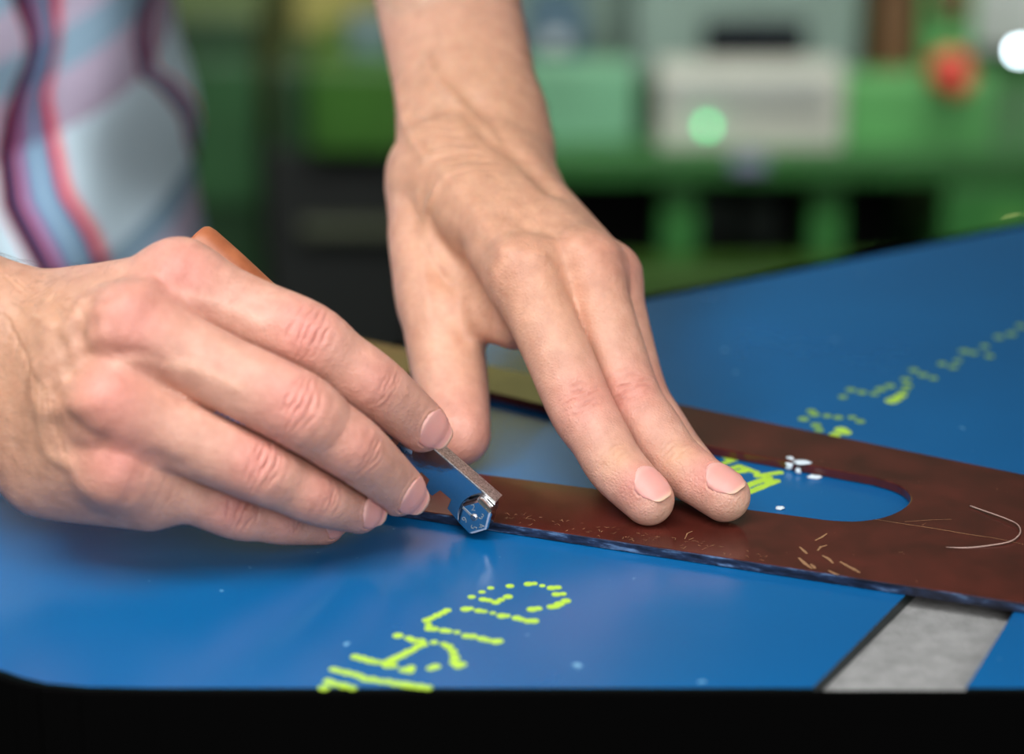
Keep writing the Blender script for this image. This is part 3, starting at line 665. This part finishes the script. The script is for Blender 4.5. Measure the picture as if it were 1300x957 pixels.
# ------------------------------------------------------------------ glass cutter
cut = thing('glass_cutter', 'steel-headed glass cutter with wooden handle held by the hand at the left', 'glass cutter', tuple(at_z(603, 679, TABLE_Z)))
W0 = at_z(603, 680, TABLE_Z); cn = fn / np.linalg.norm(fn)                # face normal, towards the viewer
W0 = W0 + cn * .0004
def cf(px, py, off=0.0): return at_plane(px, py, W0 + cn * off, cn)
z9 = lambda L, off=0.0: [cf(470 + x * .2299, 480 + y * .2299, off) for x, y in L]
arc = [(590 + 104 * math.cos(t), 758 + 112 * math.sin(t)) for t in np.linspace(math.radians(-38), math.radians(-205), 14)]
front_out = [(345, 390), (690, 690), (690, 706)] + arc + [(425, 720), (445, 670), (385, 620), (342, 650), (300, 615), (325, 560), (280, 520), (250, 548), (170, 470), (225, 290)]
front_out = front_out
back_out = [(225, 290), (345, 390), (690, 690), (686, 730), (660, 800), (600, 830), (520, 800), (425, 720), (445, 670), (385, 620), (342, 650), (300, 615), (325, 560), (280, 520), (250, 548), (170, 470)]
prism('head', [z9(front_out)], -cn * .0022, M_STEEL, cut, .00015)
prism('head_back', [z9(back_out, -.0022)], -cn * .0032, M_STEEL2, cut, .0002)
tn = np.cross(fd, cn) * 1.0; axd = cf(470 + 690 * .2299, 480 + 690 * .2299) - cf(470 + 345 * .2299, 480 + 390 * .2299); tn = np.cross(axd, cn); tn /= np.linalg.norm(tn); tn = tn if tn[2] > 0 else -tn
q0, q1 = cf(470 + 340 * .2299, 480 + 386 * .2299), cf(470 + 690 * .2299, 480 + 690 * .2299)
prism('top_face', [[q0 + cn * .0001, q1 + cn * .0001, q1 - cn * .0055, q0 - cn * .0055]], tn * .0005, M_GRAIN, cut, .00015)
hc = (574, 768); hexo = [(hc[0] + 100 * math.cos(t), hc[1] + 104 * math.sin(t)) for t in (math.radians(45 + 60 * k) for k in range(6))]
turret = prism('wheel_turret', [z9(hexo, .0036)], -cn * .0058, M_STEEL, cut, .0009)
bm = bmesh.new(); cpt = cf(470 + hc[0] * .2299, 480 + hc[1] * .2299, .0036)
tube_bm(bm, [cpt - cn * .001, cpt + cn * .0003, cpt + cn * .0006], [.0011, .0011, .0007], 16)
o = bm_obj('rivet', bm, M_STEEL2, turret); o.matrix_parent_inverse = Matrix.Identity(4)
ux = np.array([fd[0], fd[1], 0.]); uz = np.array([0, 0, 1.])
M_ENG = basic('engraved_mark', srgb(150, 158, 162), .4, metal=.6)
for k, (ch, x, y) in enumerate((('2', 568, 716), ('3', 614, 766), ('4', 612, 816), ('5', 570, 824), ('6', 520, 780))):
    tc = bpy.data.curves.new('numeral', 'FONT'); tc.body = ch; tc.size = .0028; tc.align_x = 'CENTER'; tc.align_y = 'CENTER'; tc.extrude = .00004
    to = bpy.data.objects.new('numeral', tc); me = bpy.data.meshes.new_from_object(to); bpy.data.objects.remove(to)
    c = cf(470 + x * .2299, 480 + y * .2299, .0036) + cn * .00005; a = (k - 0) * -.6
    vv = np.array([v.co for v in me.vertices]); ca, sa = math.cos(a), math.sin(a)
    for v, q in zip(me.vertices, vv):
        x_, y_ = q[0] * ca - q[1] * sa, q[0] * sa + q[1] * ca
        v.co = Vector(tuple(c + ux * x_ + uz * y_ + cn * q[2]))
    me.materials.append(M_ENG); no = bpy.data.objects.new('numeral', me); C.objects.link(no); no.parent = turret
prism('pointer_line', [z9([(508, 716), (514, 708), (566, 758), (560, 766)], .0036)], cn * .0001, M_ENG, turret).matrix_parent_inverse = Matrix.Identity(4)
hb, he = cf(548, 592, -.0027), cf(246, 303, -.0027)
hd = (he - hb); HL = np.linalg.norm(hd); hd /= HL
bm = bmesh.new(); pr = [(.0, .0042), (.10, .0046), (.14, .0058), (.35, .0066), (.6, .0070), (.85, .0068), (.965, .0064), (.99, .0059), (1.0, .0050)]
tube_bm(bm, [hb + hd * HL * (.12 + .88 * t) for t, r in pr], [r for t, r in pr], 24)
bm_obj('handle', bm, M_WOOD, cut, True)
bm = bmesh.new(); tube_bm(bm, [hb + hd * HL * t for t in (.05, .10, .16)], [.0022, .0036, .0046], 20)
bm_obj('ferrule', bm, M_STEEL2, cut, True)

# ------------------------------------------------------------------ person
person = thing('person', 'person in plaid shirt bending over the table, scoring with a cutter and pressing the template', 'person', (-.33, 1.13, 0))
Vs, Qs, Cs = [], [], []; off = 0
for fn_ in (cutter_hand, pressing_hand):
    V, Q, col = fn_(); Vs.append(cam2world(V / 1000)); Qs.append(Q + off); Cs.append(col); off += len(V)
# upper arms, trunk and neck under the clothing (world mm, coarse)
def coarse(builder, lo, hi, h):
    f = Field(lo, hi, h); D = f.new(); builder(f, D); V, Q = f.mesh(D); return V, Q
R_WR = cam2world(c3((-420, 320, 745)) / 1000) * 1000; L_WR = cam2world(c3((545, -110, 905)) / 1000) * 1000
R_EL = np.array([-430, 900, 1030.]); R_SH = np.array([-520, 1130, 1330.]); L_EL = np.array([-20, 1010, 1190.]); L_SH = np.array([-165, 1170, 1390.])
W3 = lambda q: cam2world(c3(q) / 1000) * 1000
BACK_R = np.array([-.1, .25, -1.0]) @ RMAT; BACK_L = np.array([-.1, .35, -1.0]) @ RMAT
def trunk(f, D):
    f.chain(D, [np.array(p, float) for p in [(-330, 1170, 850), (-332, 1168, 1000), (-338, 1155, 1150), (-350, 1142, 1280), (-348, 1130, 1350)]], [140, 146, 152, 150, 100], np.array([0, 1, 0.]), .66, 0, margin=60)
    f.seg(D, R_SH, R_EL, 56, 44, None, 1, 30, 60)
    f.seg(D, L_SH, L_EL, 56, 44, None, 1, 30, 60)
    f.seg(D, np.array([-346, 1125, 1370.]), np.array([-325, 1080, 1460.]), 56, 52, None, 1, 40, 60)
    # forearms run on inside the finely modelled wrists
    f.chain(D, [R_EL, (R_EL * .5 + R_WR * .5), R_WR, W3((-260, 372, 721)), W3((-185, 397, 713))], [44, 44, 37, 33.5, 32.0], BACK_R, .80, 10, margin=30)
    f.chain(D, [L_EL, (L_EL * .5 + L_WR * .5), L_WR, W3((568, 0, 866)), W3((576, 40, 856))], [44, 38, 27.5, 25, 24], BACK_L, .80, 10, margin=30)
V, Q = coarse(trunk, (-640, 640, 780), (80, 1350, 1530), 5)
Vs.append(V / 1000); Qs.append(Q + off); Cs.append(np.tile(np.array(TAN) * .55 + np.array(SKIN) * .45, (len(V), 1)))
body = mesh_obj('body', np.vstack(Vs), np.vstack(Qs), M_SKIN, person, True); set_tint(body, np.vstack(Cs))
for V, Fc, col, _ in NAILS:
    o = mesh_obj('fingernail', cam2world(V / 1000), Fc, M_NAIL, body, True); set_tint(o, col)
    o.matrix_parent_inverse = Matrix.Identity(4)

# fine dark hairs on wrists and forearms (each a thin tapering curved strand)
def hairs(name, fld_px, n, d0, direct, seed, length=(5, 10)):
    rg = np.random.default_rng(seed); vs, fs = [], []
    for _ in range(n):
        k = rg.integers(len(fld_px)); V, N_ = fld_px[k]; p = V.copy()
        d = np.array(direct) + rg.normal(0, .35, 3); d -= N_ * (d @ N_); d /= np.linalg.norm(d); L = rg.uniform(*length); b = len(vs); bend = rg.normal(0, .5)
        side = np.cross(d, N_); r = .035
        for i in range(5):
            t = i / 4; q = p + d * L * t * .9 + N_ * (L * (.42 * t - .26 * t * t)) + side * bend * L * .3 * t * t; rr = r * (1 - .8 * t)
            vs += [q + side * rr, q - side * rr * .5 + N_ * rr * .87, q - side * rr * .5 - N_ * rr * .87]
            if i:
                for e in range(3): fs.append((b + 3 * i - 3 + e, b + 3 * i - 3 + (e + 1) % 3, b + 3 * i + (e + 1) % 3, b + 3 * i + e))
    o = mesh_obj(name, cam2world(np.array(vs) / 1000), fs, M_HAIR, person, True); o['kind'] = 'stuff'; return o
M_HAIR = basic('dark_arm_hair', srgb(60, 38, 26), .5)
def pick(i, x0, x1, y0, y1):
    V, N_, px, py = SURF[i]; m = (px > x0) & (px < x1) & (py > y0) & (py < y1) & (N_[:, 2] < .35); return list(zip(V[m], N_[m]))
hairs('wrist_hair', pick(0, -150, 62, 300, 600), 420, 600, (.75, -.5, -.1), 1)
hairs('hand_hair', pick(0, 40, 150, 330, 470), 90, 600, (.6, -.6, 0), 2, (3, 7))
hairs('hand_hair', pick(0, 260, 370, 350, 400), 40, 600, (.5, .5, 0), 5, (2, 4))
hairs('forearm_hair', pick(1, 470, 700, -60, 190), 380, 600, (.5, -.8, 0), 3)
hairs('hand_hair', pick(1, 640, 760, 190, 330), 60, 600, (.7, -.3, 0), 4, (3, 6))

# clothing
STRIPE_OFF = -(CAM.z + 1.05 * ray(650, 218)[2] / ray(650, 218)[1] - .17 * .28) % .15
def mat_plaid():
    N = NT('plaid_cotton'); b = N.b
    uv = N.n('ShaderNodeUVMap', uv_map='cloth'); sx = N.n('ShaderNodeSeparateXYZ'); N.l(uv.outputs[0], sx.inputs[0])
    def fract(src, per, off):
        a = N.n('ShaderNodeMath', operation='ADD'); a.inputs[1].default_value = off; N.l(src, a.inputs[0])
        d = N.n('ShaderNodeMath', operation='DIVIDE'); d.inputs[1].default_value = per; N.l(a.outputs[0], d.inputs[0])
        f = N.n('ShaderNodeMath', operation='FRACT'); N.l(d.outputs[0], f.inputs[0]); return f.outputs[0]
    W = srgb(196, 216, 226); NV = srgb(18, 36, 64); MV = srgb(176, 104, 140); BG = srgb(104, 128, 160); TL = srgb(150, 182, 200); RD = srgb(230, 80, 78); PK = srgb(214, 168, 186)
    P = 4.6
    st = [(-.45, W), (-.14, W), (-.10, RD), (-.06, NV), (.17, NV), (.19, MV), (.30, MV), (.33, BG), (.50, BG), (.53, TL), (.64, TL), (.67, BG), (.86, BG), (.90, RD), (1.02, RD), (1.08, PK), (1.18, W), (4.1, W)]
    r = N.ramp(fract(sx.outputs[0], P, .45), [((p + .45) / P, c) for p, c in st]); 
    h = fract(sx.outputs[1], .15, STRIPE_OFF)
    r2 = N.ramp(h, [(.0, (1, 1, 1)), (.10, (1, 1, 1)), (.12, srgb(205, 150, 172)), (.28, srgb(205, 150, 172)), (.30, srgb(120, 146, 166)), (.40, srgb(120, 146, 166)), (.42, srgb(210, 160, 180)), (.54, srgb(210, 160, 180)), (.56, srgb(120, 146, 166)), (.64, srgb(120, 146, 166)), (.66, (1, 1, 1))])
    mx = N.n('ShaderNodeMixRGB', blend_type='MULTIPLY', Fac=.75); N.l(r.outputs[0], mx.inputs[1]); N.l(r2.outputs[0], mx.inputs[2]); N.l(mx.outputs[0], b.inputs['Base Color'])
    b.inputs['Roughness'].default_value = .9; b.inputs['Specular IOR Level'].default_value = .1
    bp = N.bump(N.noise(900, 2).outputs['Fac'], .0002); N.l(bp.outputs[0], b.inputs['Normal'])
    return N.m
TR = [(-330, 1165, 800), (-332, 1170, 900), (-335, 1165, 1000), (-340, 1155, 1100), (-352, 1150, 1180), (-352, 1140, 1290), (-345, 1130, 1370)]
def shirt_f(f, D):
    f.chain(D, [np.array(p, float) for p in TR], [174, 173, 168, 172, 178, 184, 136], np.array([0, 1, 0.]), .70, 0, margin=60)
    f.seg(D, R_SH, R_EL + (R_SH - R_EL) * .2, 72, 62, None, 1, 40, 60)
    f.seg(D, L_SH, L_EL + (L_SH - L_EL) * .3, 72, 62, None, 1, 40, 60)
    D += 3 * np.sin((f.ax[2][None, None, :] * .07) + f.ax[0][:, None, None] * .05) + 2.0 * np.sin(f.ax[2][None, None, :] * .03 - f.ax[0][:, None, None] * .11)
V, Q = coarse(shirt_f, (-680, 780, 620), (140, 1400, 1560), 7)
shirt = mesh_obj('shirt', V / 1000, Q, mat_plaid(), person, True)
yw = 1.05
zy = lambda py: CAM.z + yw * ray(650, py)[2] / ray(650, py)[1]
xw = lambda px, py: (px - 650) / F * (yw / ray(650, py)[1])
nav = [(-60, 28), (0, 36), (30, 46), (60, 60), (90, 60), (130, 38), (165, 24), (215, 14), (280, 24), (346, 66), (420, 110)]; red = [(-60, 116), (0, 113), (38, 112), (77, 112), (110, 100), (142, 88), (175, 95), (215, 104), (270, 118), (327, 165), (420, 210)]
zn = np.array([zy(a) for a, _ in nav])[::-1]; xn = np.array([xw(b, a) for a, b in nav])[::-1]
zr = np.array([zy(a) for a, _ in red])[::-1]; xr = np.array([xw(b, a) for a, b in red])[::-1]
vz = V[:, 2] / 1000; cx = -.335; dx = V[:, 0] / 1000 - cx; dy = (V[:, 1] / 1000 - 1.16) / .72
arc = np.arctan2(dx, -dy) * np.hypot(dx, dy)            # distance round the trunk from its front
o_, r_ = np.interp(vz, zn, xn) - cx, np.interp(vz, zr, xr) - cx
U = (arc - o_) / (r_ - o_); VV = vz - arc * .28
uvl = shirt.data.uv_layers.new(name='cloth'); li = np.zeros(len(shirt.data.loops), np.int32); shirt.data.loops.foreach_get('vertex_index', li)
uvl.data.foreach_set('uv', np.column_stack([U[li], VV[li]]).astype(np.float32).ravel())
def trouser_f(f, D):
    f.seg(D, np.array([-330, 1165, 850.]), np.array([-330, 1165, 760.]), 146, 150, np.array([0, 1, 0.]), .68, 0, 60)
    for sx in (-1, 1): f.seg(D, np.array([-330 + sx * 85, 1165, 780.]), np.array([-330 + sx * 100, 1160, 130.]), 88, 62, None, 1, 25, 60)
V, Q = coarse(trouser_f, (-620, 960, 40), (-40, 1380, 960), 12)
mesh_obj('trousers', V / 1000, Q, basic('dark_denim', srgb(38, 46, 66), .9, var=.2), person, True)
def shoe_f(f, D):
    for sx in (-1, 1): f.seg(D, np.array([-330 + sx * 100, 1180, 45.]), np.array([-330 + sx * 110, 1010, 38.]), 48, 40, np.array([0, 0, 1.]), .9, 0, 60)
V, Q = coarse(shoe_f, (-560, 900, -20), (-100, 1300, 140), 9); V[:, 2] = np.maximum(V[:, 2], 0)
mesh_obj('shoes', V / 1000, Q, basic('black_leather', (.01, .01, .01, 1), .5), person, True)

# ------------------------------------------------------------------ workshop machines behind
def BP(px, py, y): return at_y(px, py, y)
def pbox(name, px0, px1, py0, py1, y, depth, mat, parent=None, bev=.004):
    a, b = BP(px0, py0, y), BP(px1, py1, y); zt = BP(px0, py0, y)[2]
    xs = sorted((BP(px0, (py0 + py1) / 2, y)[0], BP(px1, (py0 + py1) / 2, y)[0]))
    return box(name, xs[0], xs[1], y, y + depth, b[2], a[2], mat, parent, bev)
G = lambda n, r, g, b, ro=.45, v=.15: basic(n, srgb(r, g, b), ro, var=v, scale=12)
M_G1 = G('sage_green_paint', 104, 156, 122); M_G2 = G('leaf_green_paint', 84, 150, 84); M_G3 = G('dark_green_paint', 40, 92, 40); M_G4 = G('post_green_paint', 50, 112, 52)
M_G5 = G('bottle_green_paint', 32, 60, 34); M_G6 = G('bright_green_paint', 46, 88, 24); M_PAN = G('beige_grey_panel', 178, 180, 168, .6, .1); M_DK = G('dark_void', 12, 16, 14, .9)
M_OL = G('olive_yellow_paint', 168, 162, 90, .6); M_GR = G('grey_green_cabinet', 112, 132, 122, .6); M_SCREEN = basic('dark_screen', srgb(10, 14, 24), .2); M_RED = basic('red_knob', srgb(190, 62, 44), .5)
M_BLUE = G('dull_blue_paint', 48, 76, 96); M_LG = G('light_grey_paint', 170, 176, 172, .6); M_BR = G('brown_paint', 92, 66, 40)
Y0 = 2.15
BED_Z = float(BP(0, 194, Y0)[2])                 # top of the machine bed, behind its panels
mc = thing('green_machine', 'long green workshop machine with beige panel and dark openings behind the table', 'machine', (.25, Y0 + .3, 0))
pbox('beam', 546, 1420, 194, 232, Y0 - .04, .10, M_G3, mc)
q = pbox('bed', 548, 1420, 195, 226, Y0 + .061, .70, M_G3, mc)
pbox('side_panel', 560, 806, 84, 193.5, Y0, .04, M_G1, mc)
pbox('recess', 807, 835, 100, 193.5, Y0 + .02, .03, M_G5, mc)
pbox('front_panel', 836, 1071, 92, 193.5, Y0 - .02, .06, M_PAN, mc)
for k in range(9): pbox('panel_rib', 852 + k * 23, 863 + k * 23, 100, 138, Y0 - .0325, .012, M_LG, mc, .002)
pbox('side_panel', 1072, 1262, 100, 193.5, Y0 - .01, .04, M_G2, mc)
pbox('end_cabinet', 1190, 1440, 233, 560, Y0 - .035, .28, M_G4, mc)
pbox('shade_backing', 552, 1440, 229, 620, Y0 + .30, .02, M_DK, mc)  # near-black sheet stands in for the shade inside the openings
for a, b in ((838, 882), (1026, 1064), (640, 672)): pbox('post', a, b, 233, 560, Y0 - .01, .06, M_G4, mc)
pbox('foot_rail', 552, 1200, 350, 420, Y0 - .08, .06, G('moss_green_paint', 48, 78, 24), mc)
x0, x1 = BP(552, 300, Y0)[0], BP(1440, 300, Y0)[0]
box('foot_plinth', x0, x1, Y0 + .08, Y0 + .40, 0, BP(0, 560, Y0)[2] + .02, M_DK, mc, .004)
pbox('emblem_plate', 930, 972, 197, 216, Y0 - .0455, .005, basic('lilac_plate', srgb(128, 128, 158), .5), mc, .001)
for a, b, c, d in ((900, 925, 262, 300), (950, 985, 262, 310)): pbox('stored_block', a, b, c, d, Y0 + .23, .06, G('grey_casting', 84, 96, 88), mc)
pbox('stored_block', 1165, 1189, 240, 290, Y0 + .1, .06, G('pale_casting', 120, 140, 112), mc)
def orb(name, px, py, y, r, mat, parent, seg=20):
    bm = bmesh.new(); c = BP(px, py, y); bmesh.ops.create_uvsphere(bm, u_segments=seg, v_segments=12, radius=r, matrix=Matrix.Translation(tuple(c)))
    return bm_obj(name, bm, mat, parent, True)
kn = BP(1210, 96, Y0 - .03); bm = bmesh.new(); tube_bm(bm, [kn + np.array([0, .02, 0]), kn, kn - np.array([0, .02, 0]), kn - np.array([0, .03, 0])], [.009, .009, .0145, .011], 20); bm_obj('emergency_knob', bm, M_RED, mc, True)
bm = bmesh.new(); tube_bm(bm, [kn + np.array([0, .0205, 0]), kn + np.array([0, .014, 0])], [.020, .020], 20); bm_obj('knob_plate', bm, M_RED, mc, True)
orb('light_spot', 898, 160, Y0 - .037, .0042, emit('green_lamp', srgb(60, 215, 130), 7.0), mc)
orb('light_spot', 1294, 65, Y0 - .03, .0042, emit('white_lamp', srgb(225, 245, 255), 24.0), mc)
orb('light_spot', 1290, 298, Y0 - .048, .0042, emit('warm_glint', srgb(225, 215, 140), 7.0), mc)  # glowing ball stands in for a beige highlight, no lamp here
# things standing on and beside the machine
def standing(name, label, cat, boxes, zb=None):
    t = thing(name, label, cat, (0, 0, 0)); P = []
    for nm, a, b, c, d, y, dep, m in boxes:
        if d == 'bed': d = 478.5 + F * math.tan(math.atan2(CAM.z - BED_Z - .0005, y) - PITCH)
        if d == 'floor': d = 478.5 + F * math.tan(math.atan2(CAM.z - .0005, y) - PITCH)
        pbox(nm, a, b, c, d, y, dep, m, None, .004); P.append(C.objects[-1])
    lo = min((v.co.z for o in P for v in o.data.vertices)); xs = [v.co.x for o in P for v in o.data.vertices]; ys = [v.co.y for o in P for v in o.data.vertices]
    t.location = ((min(xs) + max(xs)) / 2, (min(ys) + max(ys)) / 2, lo)
    for o in P: o.parent = t; o.matrix_parent_inverse = Matrix.Translation(-t.location)
    return t
standing('control_console', 'blurred grey control console with a black screen above the beige panel', 'console', [('housing', 806, 1090, -60, 'bed', Y0 + .12, .25, M_GR), ('screen', 893, 1024, 28, 79, Y0 + .108, .0118, M_SCREEN)])
standing('tool_box', 'blurred dull blue box standing on the left green panel beside the arm', 'box', [('shell', 670, 742, 26, 'bed', Y0 + .08, .16, M_BLUE), ('label_plate', 690, 720, 44, 66, Y0 + .0755, .0044, M_LG)])
standing('storage_cabinet', 'blurred grey cabinet standing behind the machine above the left green panel', 'cabinet', [('body', 560, 805, -160, 'bed', Y0 + .32, .25, M_GR)])
standing('gear_box', 'blurred green gear box with brown column at the upper right', 'gear box', [('housing', 1170, 1236, -40, 'bed', Y0 + .12, .25, M_G2), ('column', 1112, 1160, -50, 'bed', Y0 + .10, .1, M_BR), ('cap', 1190, 1230, -20, 22, Y0 + .105, .0145, M_BR)])
standing('grey_cabinet', 'blurred pale cabinet at the far upper right corner behind the lamp', 'cabinet', [('body', 1240, 1480, -160, 'bed', Y0 + .4, .25, M_LG)])
standing('locker', 'blurred dark bottle-green locker right behind the shirt', 'locker', [('body', 100, 338, 30, 'floor', Y0 + .15, .4, M_G5), ('door', 230, 328, 80, 260, Y0 + .138, .0118, G('locker_door', 40, 78, 44)), ('top_tray', 190, 328, -60, 29, Y0 + .15, .3, G('sage_tray', 88, 104, 66))])
standing('olive_cabinet', 'tall olive yellow cabinet behind the bright green housing, left of the raised arm', 'cabinet', [('body', 345, 740, -2300, 'floor', Y0 + .85, .3, M_OL)])
standing('motor_housing', 'blurred bright green motor housing left of the raised arm', 'motor', [('shell', 392, 520, 88, 194.5, Y0 + .02, .2, M_G6), ('base', 350, 520, 195, 'floor', Y0 + .05, .3, M_DK), ('side', 350, 391, 88, 194.5, Y0 + .06, .16, M_G5), ('cross_bar', 380, 520, 286, 300, Y0 + .028, .0215, G('olive_bar', 60, 66, 46)), ('hopper', 440, 520, 26, 87.5, Y0 + .08, .05, G('slate_grey', 84, 104, 104))])
